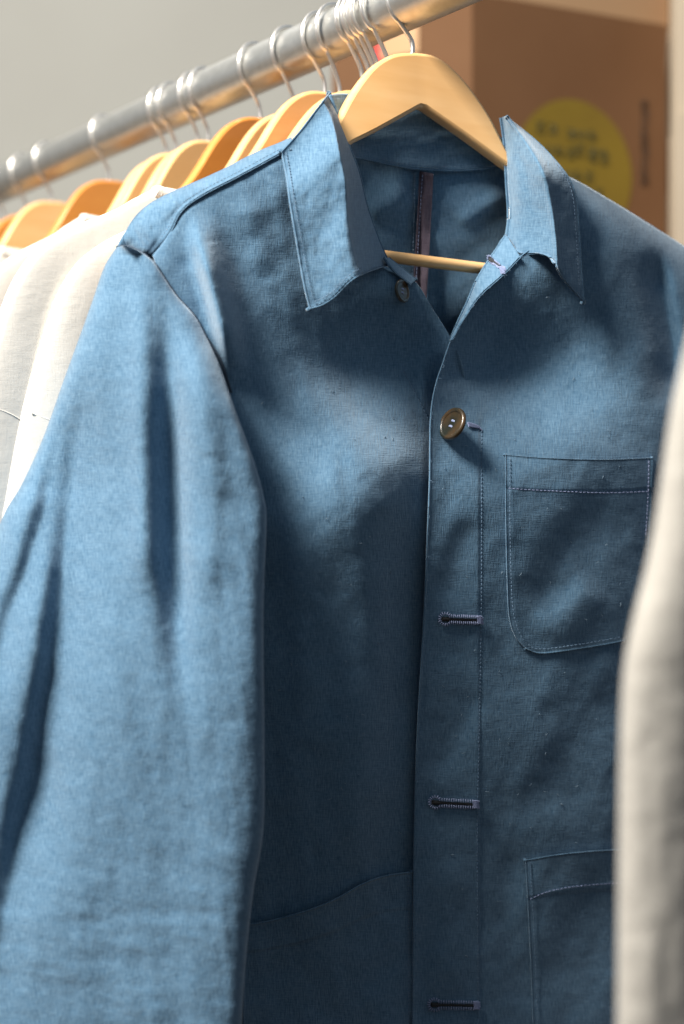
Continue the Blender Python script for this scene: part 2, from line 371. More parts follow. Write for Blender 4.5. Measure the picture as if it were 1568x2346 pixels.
spots = [ # stem px, drop, yaw, wood, label detail
 (934, .066, 27, 0, 'first wooden hanger behind the one in the blue jacket, mostly hidden'),
 (914, .068, 28, 1, 'second wooden hanger behind the one in the blue jacket, mostly hidden'),
 (893, .066, 28, 2, 'third wooden hanger behind the one in the blue jacket, mostly hidden'),
 (862, .064, 30, 0, 'varnished wooden hanger showing just left of the front hanger, nearer of the pair there'),
 (833, .058, 33, 2, 'pale wooden hanger showing between blue collar and front hanger, farther of the pair'),
 (783, .070, 35, 0, 'wooden hanger mostly hidden behind the tip of the blue collar'),
 (745, .046, 36, 0, 'golden wooden hanger whose dome shows just left of the blue collar'),
 (675, .054, 37, 0, 'golden hanger with bright edge, between the orange dome and the blue collar dome'),
 (597, .046, 38, 1, 'dark orange wooden hanger with a broad dome above the blue shoulder'),
 (478, .048, 39, 2, 'pale hanger behind the dark orange dome'),
 (455, .050, 38, 0, 'tan wooden hanger next left of the dark orange dome'),
 (405, .048, 38, 2, 'pale wooden hanger, right one of the blurred overlapping trio'),
 (383, .050, 39, 2, 'pale wooden hanger, left one of the blurred overlapping trio'),
 (250, .048, 37, 1, 'brown-orange blurred hanger standing alone between two cream sweaters'),
 (118, .046, 38, 0, 'far golden blurred hanger dome above the far cream sweater'),
 (62, .050, 39, 1, 'far orange blurred hanger second from the left edge'),
 (12, .048, 37, 0, 'farthest blurred wooden hanger at the left edge')]
protos = [make_hanger(M_wood), make_hanger(M_wood2), make_hanger(M_wood3)]
used = [False] * 3; hang_xy = {}
for i, (px, drop, yaw, k, lab) in enumerate(spots):
    s_ = stem_s(px)
    if i < 3: s_ = .036 + i * .013
    p = rail_pt(s_); root = protos[k] if not used[k] else copy_thing(protos[k]); used[k] = True
    root.location = (p.x, p.y, RZ - drop); root.rotation_euler = (0, math.radians(-4.5), math.radians(yaw))
    root['label'] = lab; root['category'] = 'hanger'; root['group'] = 'wooden hangers on the steel rail'
    root.scale = (.82 if px < 500 else .90 if px < 800 else 1, 1, 1)
    hang_xy[px] = (p, RZ - drop, yaw)
for i, o in enumerate([o for o in list(COL.objects) if o.name.startswith('wooden_hanger')]):
    m = MB(); hook(m, (0, 0, -.001), (1, 0), 0, RZ - o.location.z); m.build('hook', M_steel, o, origin=Vector((0, 0, 0)))

# the hanger of the blue jacket
h0 = empty('wooden_hanger', tuple(HP.at(963, 113)), 'honey-coloured wooden hanger inside the blue jacket, the front one', 'hanger', 'wooden hangers on the steel rail')
topP = [(430, 512), (500, 462), (600, 424), (690, 384), (740, 330), (782, 262), (806, 222), (832, 184), (868, 143), (905, 120), (938, 113.5), (975, 114), (1010, 121), (1048, 148), (1088, 195), (1128, 262), (1158, 335), (1185, 392), (1280, 444), (1390, 498), (1480, 545)]
botP = [(440, 532), (520, 492), (620, 450), (700, 412), (740, 380), (803, 331), (860, 303), (920, 270), (974, 240), (1020, 274), (1070, 312), (1115, 348), (1160, 384), (1260, 456), (1380, 520), (1478, 566)]
def hp_uz(P):
    Q = HP.at(P[:, 0], P[:, 1]); a = math.radians(27); o = np.array((.0614, 1.12)); u = (Q[:, 0] - o[0]) * math.cos(a) + (Q[:, 1] - o[1]) * math.sin(a); return np.stack([u, Q[:, 2]], 1)
tp = resamp(hp_uz(cat(topP, 8)), 110); bt_raw = hp_uz(np.array(botP, float)); bt = np.stack([np.interp(np.linspace(0, 1, 110), np.r_[0, np.cumsum(np.linalg.norm(np.diff(bt_raw, axis=0), axis=1))] / np.linalg.norm(np.diff(bt_raw, axis=0), axis=1).sum(), bt_raw[:, k]) for k in (0, 1)], 1)
a27 = math.radians(27); AX = (math.cos(a27), math.sin(a27)); NN = (-math.sin(a27), math.cos(a27))
poly = list(map(tuple, tp)) + list(map(tuple, bt[::-1]))
m = MB(); R = extr(m, poly, (.0614, 1.12, 0), AX, NN, .013); zt_ = R[..., 2].max(); lean_ = .013 * (1 - sm((zt_ - R[..., 2]) / .12)); R = R + lean_[..., None] * np.array((NN[0], NN[1], 0)); m.v[:R.size // 3] = [tuple(q) for q in R.reshape(-1, 3)]; capfaces(m, R, True); o = m.build('wooden_arms', M_wood, h0)
b0 = hp_uz(np.array([(890., 588), (1122., 617)])); sl = (b0[1, 1] - b0[0, 1]) / (b0[1, 0] - b0[0, 0])
m = MB(); bu = lambda u: (.0614 + AX[0] * u, 1.12 + AX[1] * u, b0[0, 1] + sl * (u - b0[0, 0])); m.tube([bu(t) for t in np.linspace(-.19, .19, 16)], .0047, 14); m.build('trouser_bar', M_wood, h0)
m = MB(); hb = HP.at(963, 113); hb = hb + .012 * np.array((NN[0], NN[1], 0)); hook(m, tuple(hb), AX, 0, RZ); m.build('hook', M_steel, h0)

# ------------------------------------------------------------------ the blue jacket
J = empty('jacket', tuple(JP.at(960, 2400)), 'blue linen work jacket with open collar, horn button and patch pockets on the front hanger', 'jacket')
SEAM = [(350, 584), (370, 560), (392, 527), (413, 486), (455, 452), (551, 402), (647, 350)]
OUT_L = [(267, 566), (292, 523), (334, 473), (384, 444), (488, 398), (584, 349), (640, 326)]
ARM = [(267, 566), (292, 564), (321, 576), (350, 598), (371, 628), (405, 678), (446, 724), (472, 770), (505, 825), (530, 900)]
def dist(X, Y, pts):
    P = cat(pts, 6); best = np.full(np.shape(X), 1e9)
    for i in range(len(P) - 1):
        a, b = P[i], P[i + 1]; d = b - a; l2 = d.dot(d) + 1e-9; u = np.clip(((X - a[0]) * d[0] + (Y - a[1]) * d[1]) / l2, 0, 1)
        best = np.minimum(best, np.hypot(X - a[0] - u * d[0], Y - a[1] - u * d[1]))
    return best
def HL(X, Y):
    X = np.asarray(X, float); Y = np.asarray(Y, float)
    o = .006 + .012 * sm((Y - 500) / 500)
    o = o - .005 * np.exp(-dist(X, Y, SEAM) / 22)
    o = o + gs(X, Y, 900, 870, 200, 150, -.037, 14) + gs(X, Y, 800, 1150, 150, 190, .022, 14) + gs(X, Y, 780, 1560, 130, 420, .012)
    o = o - .060 * sm((Y - 1150) / 1600)
    o = o + fold(X, Y, [(452, 462), (462, 560), (490, 660), (515, 760), (545, 900)], 38, .027, 24, .38)
    o = o + fold(X, Y, [(560, 440), (600, 540), (605, 640)], 34, .0035) + fold(X, Y, [(625, 400), (640, 500), (660, 600)], 28, .002)
    o = o + fold(X, Y, [(640, 850), (760, 960), (870, 1080), (900, 1250)], 70, .004, 45) + fold(X, Y, [(820, 1120), (850, 1400), (830, 1800), (800, 2050)], 70, .005, 45)
    o = o + fold(X, Y, [(660, 1150), (700, 1500), (680, 1900)], 50, .0035, 40)
    o = o - fold(X, Y, [(925, 1040), (930, 1400), (905, 1900), (890, 2350)], 60, .007, 60, .25)
    o = o + wr(X, Y, 80, 420, 110, 3) * .0035 + wr(X, Y, 140, 300, 110, 5) * .0015 + wr(X, Y, 20, 90, 60, 8) * .0008
    o = o - .010 * np.exp(-((X - 985) / 60) ** 2) * sm((Y - 800) / 200)
    return o - .008 * sm((X - 965) / 45) * sm((Y - 800) / 120)
def HR(X, Y):
    X = np.asarray(X, float); Y = np.asarray(Y, float)
    o = .010 + .006 * sm((Y - 600) / 500)
    top = [(1180, 372), (1300, 402), (1400, 458), (1500, 520), (1568, 563), (1680, 640)]
    o = o - .030 * np.exp(-dist(X, Y, top) / 40) - .014 * sm((X - 1380) / 260)
    o = o + gs(X, Y, 1190, 850, 190, 150, -.033) + gs(X, Y, 1220, 1160, 190, 230, .008) + gs(X, Y, 1300, 1700, 200, 300, .007)
    o = o + fold(X, Y, [(1500, 560), (1515, 660), (1540, 800), (1545, 950)], 22, -.012, 40)
    o = o - fold(X, Y, [(1420, 1120), (1360, 1200), (1290, 1280), (1230, 1420)], 56, .0030, 50) + fold(X, Y, [(1380, 1330), (1310, 1400), (1230, 1470)], 50, .004)
    o = o - fold(X, Y, [(1440, 1560), (1360, 1640), (1290, 1780), (1250, 1900)], 80, .0034, 60)
    o = o - fold(X, Y, [(1085, 1180), (1040, 1280), (1005, 1400)], 40, .002, 30) - fold(X, Y, [(1085, 1560), (1030, 1700), (985, 1790)], 40, .002, 32)
    o = o - fold(X, Y, [(1180, 1900), (1160, 2100), (1200, 2346)], 45, .003, 40) + fold(X, Y, [(1060, 1950), (1030, 2150), (1020, 2300)], 50, .003, 40)
    o = o + wr(X, Y, 115, 360, 130, 13) * .003 + wr(X, Y, 60, 240, 100, 15) * .0012 + wr(X, Y, 20, 80, 55, 18) * .0008
    o = o + .003 - .056 * sm((Y - 1000) / 1600)
    e_ = np.interp(Y, [780, 880, 960, 1300, 1700, 2500], [1035, 1003, 988, 978, 958, 947])
    o = o + .0009 * sm((1103 - X) / 8) * sm((Y - 930) / 60)                     # the placket band is a doubled layer
    return o + .002 * np.exp(-np.abs(X - e_) / 14)
# back of the jacket (its inside shows in the neck)
def HBK(X, Y): return -.050 - .028 * sm((Y - 650) / 400) + wr(X, Y, 150, 160, 70, 31) * .005 + fold(X, Y, [(1040, 520), (1120, 470), (1170, 430)], 30, .006) + fold(X, Y, [(840, 500), (900, 470), (945, 430)], 24, .004) - .006 * np.exp(-np.abs(X - 962) / 6) * (Y < 900)
X, Y = coons([(267, 566), (334, 473), (488, 398), (640, 332), (770, 300), (960, 330), (1150, 320), (1290, 400), (1400, 458), (1568, 563), (1660, 630)],
             [(300, 2500), (1700, 2500)], [(267, 566), (330, 900), (360, 1400), (300, 2500)], [(1660, 630), (1700, 1200), (1700, 2500)], 170, 190)
edge = np.minimum(sm(np.linspace(0, 1, 170) / .12), sm((1 - np.linspace(0, 1, 170)) / .12))[None] * np.ones_like(X)
tt = np.linspace(0, 1, 190)[:, None]; xn = np.exp(-((X - 965) / 190) ** 8); edge = edge * np.maximum(sm(tt / .05), xn)
O = HBK(X, Y) * edge + (1 - edge) * (-.030)
sheet('back_panel', X, Y, O, M_blue, J)
# left (in view) front panel
X, Y = coons(SEAM + [(700, 335), (740, 330)], [(470, 2500), (760, 2500), (1065, 2500)],
             [(350, 584), (371, 628), (405, 678), (446, 724), (472, 770), (495, 825), (500, 900), (490, 1000), (470, 1300), (470, 2500)],
             [(740, 330), (765, 400), (788, 470), (815, 560), (880, 616), (948, 645), (985, 702), (1030, 775), (1062, 860), (1065, 1000), (1065, 1500), (1065, 2500)], 260, 460)
def HLn(X, Y): return HL(X, Y) - .012 * sm((700 - Y) / 150) * np.exp(-((X - 900) / 90) ** 2)
sheet('front_panel', X, Y, HLn(X, Y), M_blue, J, edges=('R',), er=.0011)
# shoulder yoke
X, Y = coons(OUT_L + [(668, 313)], [(350, 584)] + SEAM[1:] + [(668, 341)], [(267, 566), (292, 564), (321, 576), (350, 584)], [(668, 313), (668, 341)], 200, 40)
s_ = np.linspace(0, 1, 40)[:, None]
O = HL(X, Y) * s_ + (-.024) * (1 - s_) + .004 * np.sin(s_ * math.pi) + .0022 * sm(s_ * 6 - 5) + wr(X, Y, 60, 60, 30, 41) * .004 * np.sin(s_ * math.pi) - .017 * np.exp(-np.linspace(0, 1, 200)[None] * 12)
sheet('shoulder_yoke', X, Y, O, M_blue, J, edges=('B',), er=.0010)
stitches('yoke_stitching', [(p[0] - 5, p[1] - 9) for p in SEAM[1:]], lambda a, b: HL(a, b) + .0035, M_th, J)
# right (in view) front panel
EDGE = [(1193, 590), (1155, 628), (1110, 668), (1085, 698), (1055, 743), (1035, 781), (1016, 835), (1000, 885), (989, 960), (987, 1100), (983, 1200), (977, 1350), (972, 1450), (958, 1700), (951, 2000), (947, 2500)]
X, Y = coons([(1235, 386), (1300, 402), (1400, 458), (1500, 520), (1568, 563), (1680, 640)], [(947, 2500), (1300, 2500), (1700, 2500)],
             [(1235, 386), (1250, 470), (1238, 548)] + EDGE, [(1680, 640), (1700, 1200), (1700, 2500)], 300, 480)
def HRn(X, Y): return HR(X, Y) - .004 * sm((700 - Y) / 120) * sm((1260 - X) / 100)
sheet('front_panel', X, Y, HRn(X, Y), M_blue, J, edges=('L',), er=.0013)
stitches('placket_stitching', [(1104, 985), (1104, 1200), (1103, 1420), (1098, 1700), (1094, 1900), (1095, 2100), (1098, 2500)], HRn, M_th, J)
stitches('front_edge_stitching', [(925, 850), (960, 915), (988, 972)], HLn, M_th, J, lift=.001)
# turned-out facing of the right neckline
X, Y = coons([(1160, 537), (1170, 552), (1193, 589)], [(1034, 778), (1035, 781)], [(1160, 537), (1140, 567), (1120, 597), (1095, 640), (1075, 688), (1056, 728), (1034, 778)],
             [(1193, 589), (1155, 628), (1110, 668), (1085, 698), (1055, 743), (1035, 781)], 30, 90)
s_ = np.linspace(0, 1, 30)[None]; t_ = np.linspace(0, 1, 90)[:, None]
O = HRn(X, Y) + .002 - (1 - s_) ** 1.1 * .030 * (1 - t_ * .7) + wr(X, Y, 60, 60, 30, 51) * .003
FAC = (X, Y, O); sheet('facing', X, Y, O, M_blue, J, edges=('L', 'R'), er=.0008)
# collar stand inside the back of the neck
X, Y = coons([(758, 216), (800, 214), (960, 225), (1090, 262), (1160, 330)], [(812, 358), (850, 366), (900, 377), (960, 386), (1060, 389), (1165, 379)],
             [(758, 216), (785, 290), (812, 358)], [(1160, 330), (1168, 350), (1165, 379)], 120, 40)
s_ = np.linspace(0, 1, 120)[None]; t_ = np.linspace(0, 1, 40)[:, None]
O = -.0475 + .018 * (np.abs(2 * s_ - 1) ** 5) + .0035 * t_ + wr(X, Y, 0, 150, 60, 61) * .003
sheet('collar_stand', X, Y, O, M_blue, J, edges=('B',), er=.0009, solid=.002)
m_ = [(830, 354), (880, 366), (960, 378), (1060, 381), (1150, 373)]
stitches('collar_stand_stitching', m_, lambda a, b: np.full(np.shape(a), -.0425), M_th, J)
# centre back seam with its tape
X, Y = coons([(964, 392), (992, 398)], [(955, 760), (978, 760)], [(964, 392), (957, 520), (950, 640), (947, 760)], [(992, 398), (987, 500), (981, 600), (972, 760)], 16, 60)
s_ = np.linspace(0, 1, 16)[None]; sheet('seam_tape', X, Y, HBK(X, Y) + .0075 + .004 * np.sin(Y / 45.) * s_, M_tape, J, solid=.0008, edges=('L', 'R'), er=.0006)
stitches('seam_stitching', [(951, 395), (949, 500), (946, 600), (944, 680)], lambda a, b: HBK(a, b) + .003, M_th, J)
stitches('tape_stitching', [(968, 400), (961, 520), (954, 640)], lambda a, b: HBK(a, b) + .0085, M_pth, J)
# left collar leaf
X, Y = coons([(648, 347), (690, 300), (728, 250), (757, 214)], [(712, 705), (735, 698), (765, 680), (800, 645), (835, 624), (893, 604)],
             [(648, 347), (658, 400), (668, 470), (680, 540), (690, 600), (700, 655), (712, 705)],
             [(757, 214), (778, 255), (800, 330), (824, 395), (842, 470), (866, 540), (893, 604)], 120, 160)
s_ = np.linspace(0, 1, 120)[None] * np.ones_like(X); t_ = np.linspace(0, 1, 160)[:, None] * np.ones_like(X)
sc = .86 - .22 * sm((t_ - .15) / .85)
leaf = .024 + .008 * t_ + .012 * (s_ / sc) ** 1.3
inner = .036 + .008 * t_ - .055 * np.clip((s_ - sc) / (1 - sc + 1e-6), 0, 1) ** .9
k_ = sm((s_ - sc + .05) / .10); O = leaf * (1 - k_) + np.clip(inner, -.05, .04) * k_
O = O - .034 * (1 - sm(t_ / .34)) * (.5 + .5 * s_) + .004 * sm((t_ - .6) / .4) * (1 - s_) + fbm(X / 55, Y / 65, 71, 3) * .0022 * sm((1 - s_) * 6)
O = O - .003 * sm((t_ - .55) / .3) * np.cos(s_ * 5)
LC = (X, Y, O)
cl = sheet('collar', X, Y, O, M_blue, J, edges=('L', 'B', 'R', 'T'), er=.0011, solid=.0018)
from_grid = lambda G, js, i0, i1: np.array([[G[k][i, j] for k in range(3)] for i, j in zip(range(i0, i1), js)])
def grid_stitch(name, G, cells, parent, mat, step=9, frac=.6, lift=.0012, r=.00030):
    P = np.array([JP.at(G[0][i, j], G[1][i, j], G[2][i, j] + lift) for i, j in cells]); L = np.linalg.norm(np.diff(P, axis=0), axis=1).sum()
    n = max(2, int(L / (step * .00034))); Q = resamp(P, n * 4 + 1); mm = MB()
    for i in range(n): a = Q[i * 4]; b = a + (Q[i * 4 + 4] - a) * frac; mm.tube([a, (a + b) / 2, b], r, 5)
    return mm.build(name, mat, parent)
grid_stitch('collar_stitching', LC, [(i, 6) for i in range(4, 152)], cl, M_th)
grid_stitch('collar_stitching', LC, [(154, j) for j in range(6, 85)], cl, M_th)
# right collar leaf
X, Y = coons([(1152, 268), (1159, 266), (1170, 275)], [(1163, 541), (1193, 578), (1235, 580), (1268, 592), (1292, 635), (1338, 688)],
             [(1152, 268), (1160, 330), (1165, 420), (1169, 490), (1163, 541)], [(1170, 275), (1240, 332), (1298, 398), (1320, 450), (1327, 520), (1332, 600), (1338, 688)], 120, 160)
s_ = np.linspace(0, 1, 120)[None] * np.ones_like(X); t_ = np.linspace(0, 1, 160)[:, None] * np.ones_like(X)
sc = .45 + .12 * sm((t_ - .1) / .9)
cre = .042 * sm(t_ / .5) - .004; inn = -.024
O = np.where(s_ < sc, inn + (cre - inn) * np.clip(s_ / sc, 0, 1) ** .9, cre - (cre - .022 * sm(t_ / .4) + .012 * (1 - sm(t_ / .4))) * np.clip((s_ - sc) / (1 - sc), 0, 1))
from_k = np.ones(9) / 9
O = np.apply_along_axis(lambda r_: np.convolve(np.pad(r_, 4, 'edge'), from_k, 'valid'), 1, O)
O = O + fold(X, Y, [(1175, 320), (1205, 400), (1222, 500)], 14, -.0015, 12) + fbm(X / 55, Y / 65, 81, 3) * .002 * sm(s_ * 6) + .003 * sm((t_ - .7) / .3) * s_
RC = (X, Y, O)
cr_ = sheet('collar', X, Y, O, M_blue, J, edges=('L', 'R', 'B'), er=.0011, solid=.0018)
grid_stitch('collar_stitching', RC, [(i, 113) for i in range(50, 152)], cr_, M_th)
# left stand end
X, Y = coons([(880, 586), (897, 604)], [(940, 650), (953, 640)], [(880, 590), (905, 622), (940, 650)], [(893, 590), (920, 612), (953, 638)], 14, 30)
s_ = np.linspace(0, 1, 14)[None]; sheet('collar_stand_end', X, Y, HLn(X, Y) + .005 - .008 * s_, M_blue, J, edges=('L', 'R', 'B'), er=.0009)

# sleeve: a closed tube of cloth
SL = [(267, 566), (240, 610), (215, 680), (192, 745), (150, 860), (100, 1000), (50, 1110), (0, 1200), (-60, 1400), (-110, 1700), (-150, 2100), (-170, 2500)]
SR = [(292, 563), (321, 576), (350, 598), (371, 628), (405, 678), (446, 724), (472, 770), (505, 840), (540, 940), (580, 1050), (604, 1135), (611, 1200), (604, 1400), (606, 1700), (604, 1900), (580, 2050), (560, 2250), (548, 2500)]
nu, nv = 260, 520
X, Y = coons([(267, 566), (280, 563), (292, 563)], [(-170, 2500), (548, 2500)], SL, SR, nu, nv)
s_ = np.linspace(0, 1, nu)[None] * np.ones_like(X); t_ = np.linspace(0, 1, nv)[:, None] * np.ones_like(X)
ell = np.sqrt(np.clip(1 - np.abs(2 * s_ - 1) ** np.where(s_ > .5, 11, 5), 0, 1)); ell = np.where(s_ > .5, .55 + .45 * ell, ell)
Yt = Y
bulge = .015 + .018 * sm((Yt - 580) / 350) + .012 * sm((Yt - 1000) / 700)
edgeR = HL(np.clip(X, 350, 620), Y) * (1 - sm((Yt - 650) / 450)) + .040 * sm((Yt - 650) / 450)
edgeL = -.030 - .03 * sm((Yt - 650) / 500)
base = edgeL * (1 - s_) ** 1.0 + edgeR * s_
tpz = np.exp(-dist(X, Y, SR[:9]) / 26) * (1 - sm((Y - 800) / 160))
F = base + bulge * ell * (1 - .5 * tpz)
F = F - fold(X, Y, [(362, 600), (383, 760), (388, 900), (393, 1050), (398, 1250), (410, 1500), (415, 1700)], 34, .0165, 38, .42)
F = F + fold(X, Y, [(318, 600), (325, 800), (330, 1100), (330, 1400)], 45, .008, 30, .2) + fold(X, Y, [(445, 745), (465, 900), (485, 1100), (480, 1400)], 36, .007, 45, .2)
F = F - fold(X, Y, [(222, 640), (213, 740), (198, 900), (178, 1050), (160, 1200), (150, 1300), (128, 1500), (104, 1640), (84, 1760), (50, 1900), (20, 2060), (0, 2220), (-40, 2400)], 85, .0185, 36, .34)
F = F - fold(X, Y, [(196, 780), (165, 900), (128, 1040), (108, 1160), (70, 1290), (30, 1400), (-10, 1550), (-60, 1700)], 46, .011, 28, .4)
F = F + wr(X, Y, 84, 500, 100, 91) * .0032 * sm((Y - 600) / 300) + wr(X, Y, 70, 200, 80, 95) * .0016 * sm((Y - 1000) / 400) + fbm(X / 60, Y / 60, 97, 3) * .0006
F = F + wr(X, Y, 78, 120, 34, 121) * .0006 * sm((Y - 700) / 400) + wr(X, Y, 12, 90, 40, 125) * .0004
F = F + wr(X, Y, 5, 260, 70, 99) * .0012 * sm((Y - 1800) / 300) - fold(X, Y, [(60, 2120), (250, 2105), (420, 2090), (560, 2100)], 20, .0008, 20)
F = F + wr(X, Y, 10, 160, 45, 101) * .0000 * sm((s_ - .75) * 6) * sm((Y - 1700) / 200)
back = base - (.012 + .05 * sm((Yt - 600) / 500)) * ell
XX = np.concatenate([X, X[:, ::-1][:, 1:-1]], 1); YY = np.concatenate([Y, Y[:, ::-1][:, 1:-1]], 1); OO = np.concatenate([F, back[:, ::-1][:, 1:-1]], 1)
m = MB(); U_ = np.stack([XX, -YY], -1) * .00034; m.grid(JP.at(XX, YY, OO), closed=True, uv=U_)
m.build('sleeve', M_blue, J)
def FL(a, b): return HL(a, b)
m = MB(); P = resamp(cat(ARM, 8), 60); m.tube(JP.at(P[:, 0], P[:, 1], np.where(P[:, 0] < 350, -.010 - .012 * sm((350 - P[:, 0]) / 80), HL(P[:, 0], P[:, 1]) + .0012)), .0010, 6); m.build('armhole_seam', M_dseam, J)

# pockets
def pocket(name, top, bottom, left, right, hf, nu=90, nv=110, label=None, gap=.0016, er=.0007, eds=('L', 'R', 'B', 'T')):
    X, Y = coons(top, bottom, left, right, nu, nv)
    s_ = np.linspace(0, 1, nu)[None]; t_ = np.linspace(0, 1, nv)[:, None]
    O = hf(X, Y) + gap + .0028 * np.sin(s_ * math.pi) * np.exp(-t_ * 9) + .0008 * (t_ < .16)
    return sheet(name, X, Y, O, M_blue, J, edges=eds, er=er, solid=.0010, label=label)
def rounded(pts): return pts
pk = pocket('chest_pocket', [(1160, 1043), (1250, 1050), (1380, 1054), (1495, 1050)], [(1205, 1486), (1245, 1496), (1350, 1482), (1430, 1468)],
       [(1160, 1043), (1161, 1200), (1164, 1330), (1168, 1410), (1182, 1458), (1205, 1486)], [(1495, 1050), (1490, 1200), (1478, 1350), (1462, 1430), (1430, 1468)], HRn)
hp_ = lambda a, b: HRn(a, b) + .0030
stitches('pocket_stitching', [(1166, 1119), (1250, 1124), (1380, 1129), (1490, 1126)], hp_, M_pth, J)
stitches('pocket_stitching', [(1169, 1050), (1169, 1200), (1172, 1330), (1177, 1405), (1192, 1452), (1212, 1478), (1246, 1487), (1350, 1473), (1425, 1460)], hp_, M_th, J)
stitches('pocket_stitching', [(1487, 1056), (1486, 1122), (1480, 1230)], hp_, M_pth, J)
pocket('patch_pocket', [(1206, 1972), (1300, 1957), (1420, 1948), (1560, 1945)], [(1228, 2500), (1560, 2500)], [(1206, 1972), (1212, 2080), (1220, 2250), (1228, 2500)], [(1560, 1945), (1560, 2500)], HRn)
stitches('pocket_stitching', [(1215, 2060), (1260, 2042), (1330, 2030), (1440, 2022)], hp_, M_pth, J)
stitches('pocket_stitching', [(1215, 1975), (1221, 2080), (1229, 2250), (1236, 2480)], hp_, M_th, J)
pocket('patch_pocket', [(560, 2122), (620, 2112), (700, 2090), (770, 2062), (830, 2028), (880, 2010), (943, 2000)], [(560, 2500), (946, 2500)], [(560, 2122), (560, 2500)], [(943, 2000), (944, 2200), (946, 2500)], HLn, gap=.006, er=.0012)
hp2 = lambda a, b: HLn(a, b) + .0076
stitches('pocket_stitching', [(935, 2008), (936, 2200), (938, 2480)], hp2, M_th, J)

# buttonholes
def buttonhole(x0, x1, y, tilt, hf=HRn, lift=.0016, sc=1., hh=10.5):
    root = None; m = MB(); L_ = x1 - x0; rg = random.Random(int(y))
    loop = []
    r0 = hh * 1.25
    for a in np.linspace(math.pi * .28, 2 * math.pi - math.pi * .28, 13): loop.append((x0 + r0 + r0 * math.cos(a), y + r0 * math.sin(a) * .95))
    xs = x0 + r0 * 1.75
    low = [(xx, y - hh * .66) for xx in np.linspace(xs, x1 - 12, 15)]
    up_ = [(xx, y + hh * .66) for xx in np.linspace(x1 - 12, xs, 15)]
    ring = low[::-1][::-1]
    allp = loop + [(p[0], p[1]) for p in low] + up_
    for k, (a, b) in enumerate(loop + low + up_):
        cxx, cyy = (x0 + r0, y) if k < len(loop) else (a, y)
        dx, dy = a - cxx, b - cyy; l = math.hypot(dx, dy) + 1e-6; dx /= l; dy /= l; h2 = hh * (.34 + .1 * rg.random())
        A = np.array([a - dx * h2 * .7, a, a + dx * h2 * .9 + rg.uniform(-.6, .6)]); B = np.array([b - dy * h2 * .7, b, b + dy * h2 * .9])
        B = B + (A - x0) * tilt; m.tube(JP.at(A, B, hf(A, B) + lift + np.array([.0004, .0012, .0001])), .00042 * sc, 5)
    for k in range(7):                                     # bar tack
        A = np.array([x1 - 14 + k * .6, x1 - 5, x1 + rg.uniform(-1, 3)]); B = np.array([y - 8 + k * 2.6] * 3) + np.array([0, -1, 1]) + (x1 - x0) * tilt
        m.tube(JP.at(A, B, hf(A, B) + lift + np.array([.0005, .0016, .0003])), .0006 * sc, 5)
    o = m.build('buttonhole', M_pth, J)
    m = MB(); A = np.linspace(x0 + r0 * .4, x1 - 12, 14); B = y + (A - x0) * tilt
    m.tube(JP.at(A, B, hf(A, B) + lift * .8), np.where(A < x0 + r0 * 1.8, .0019, .0011), 6); m.build('slit', M_dark, o)
buttonhole(1008, 1106, 1418, .03); buttonhole(985, 1096, 1838, .05); buttonhole(983, 1098, 2302, .02)
from math import hypot
fx_, fy_, fo_ = FAC
def HF(a, b):
    a = np.asarray(a, float); b = np.asarray(b, float); r_ = []
    for q, w_ in zip(np.atleast_1d(a), np.atleast_1d(b)):
        k = np.argmin((fx_ - q) ** 2 + (fy_ - w_) ** 2); r_.append(fo_.ravel()[k])
    return np.array(r_)
buttonhole(1118, 1158, 590, .72, hf=HF, lift=.0008, sc=.8, hh=6)

# buttons
def lathe(m, prof, cen, R3, sc):
    a = np.linspace(0, 2 * math.pi, 40, endpoint=False); rows = []
    for r, h in prof:
        L3 = np.stack([r * np.cos(a), r * np.sin(a), np.full(40, h)], 1) * sc; rows.append(np.array([tuple(R3 @ Vector(v)) for v in L3]) + np.array(cen))
    m.grid(np.array(rows), closed=True, flip=True); m.poly(rows[0][::-1]); m.poly(rows[-1])
def button(px, py, off, nrm, label, dia=.0250, spin=.5):
    cen = JP.at(px, py, off); R3 = Vector(nrm).normalized().to_track_quat('Z', 'Y').to_matrix(); s2 = dia / 2
    m = MB(); lathe(m, [(0.3, 0), (.86, .02), (.97, .12), (1, .22), (.97, .32), (.88, .38), (.76, .35), (.70, .28)], cen, R3, s2)
    b = m.build('button', M_btn, J, label)
    m = MB(); lathe(m, [(.72, .22), (.70, .275), (.5, .235), (.25, .215), (.05, .21)], cen, R3, s2); m.build('dish', M_btn2, b)
    m = MB(); hs = []
    for k in range(4):
        a = spin + k * math.pi / 2; q = Vector((.24 * math.cos(a), .24 * math.sin(a), .236)); hs.append(q)
        lathe(m, [(.085, -.03), (.085, .003), (.05, .006)], np.array(tuple(R3 @ (q * s2))) + cen, R3, s2)
    m.build('thread_hole', M_dark, b)
    m = MB()
    for i, j in ((0, 1), (3, 2)):
        for k in range(3):
            p0 = hs[i] + Vector((0, .03 * (k - 1), 0)); p1 = hs[j] + Vector((.02 * (k - 1), .03 * (k - 1), 0)); md = (p0 + p1) / 2 + Vector((0, 0, .07))
            m.tube(cat([np.array(tuple(R3 @ (q * s2))) + cen for q in (p0, md, p1)], 4), .0005, 5)
    m.build('sewing_thread', M_pth, b)
button(1043, 974, float(HRn(1043, 974)) + .011, (-.70, -.62, .32), None, .0262)
button(917, 668, float(HLn(917, 668)) + .0035, (.75, -.55, .1), 'dark button in the shade under the collar', .018)
m = MB()
for k in range(5):
    A = np.array([1072, 1084, 1096, 1103]) + k * .5; B = np.array([968 + k * 2, 972 + k * 1.5, 976 + k, 984 + k * .5]); m.tube(JP.at(A, B, HRn(A, B) + np.array([.002, .0016, .001, .0004])), .0007, 5)
m.build('button_thread', M_pth, J)
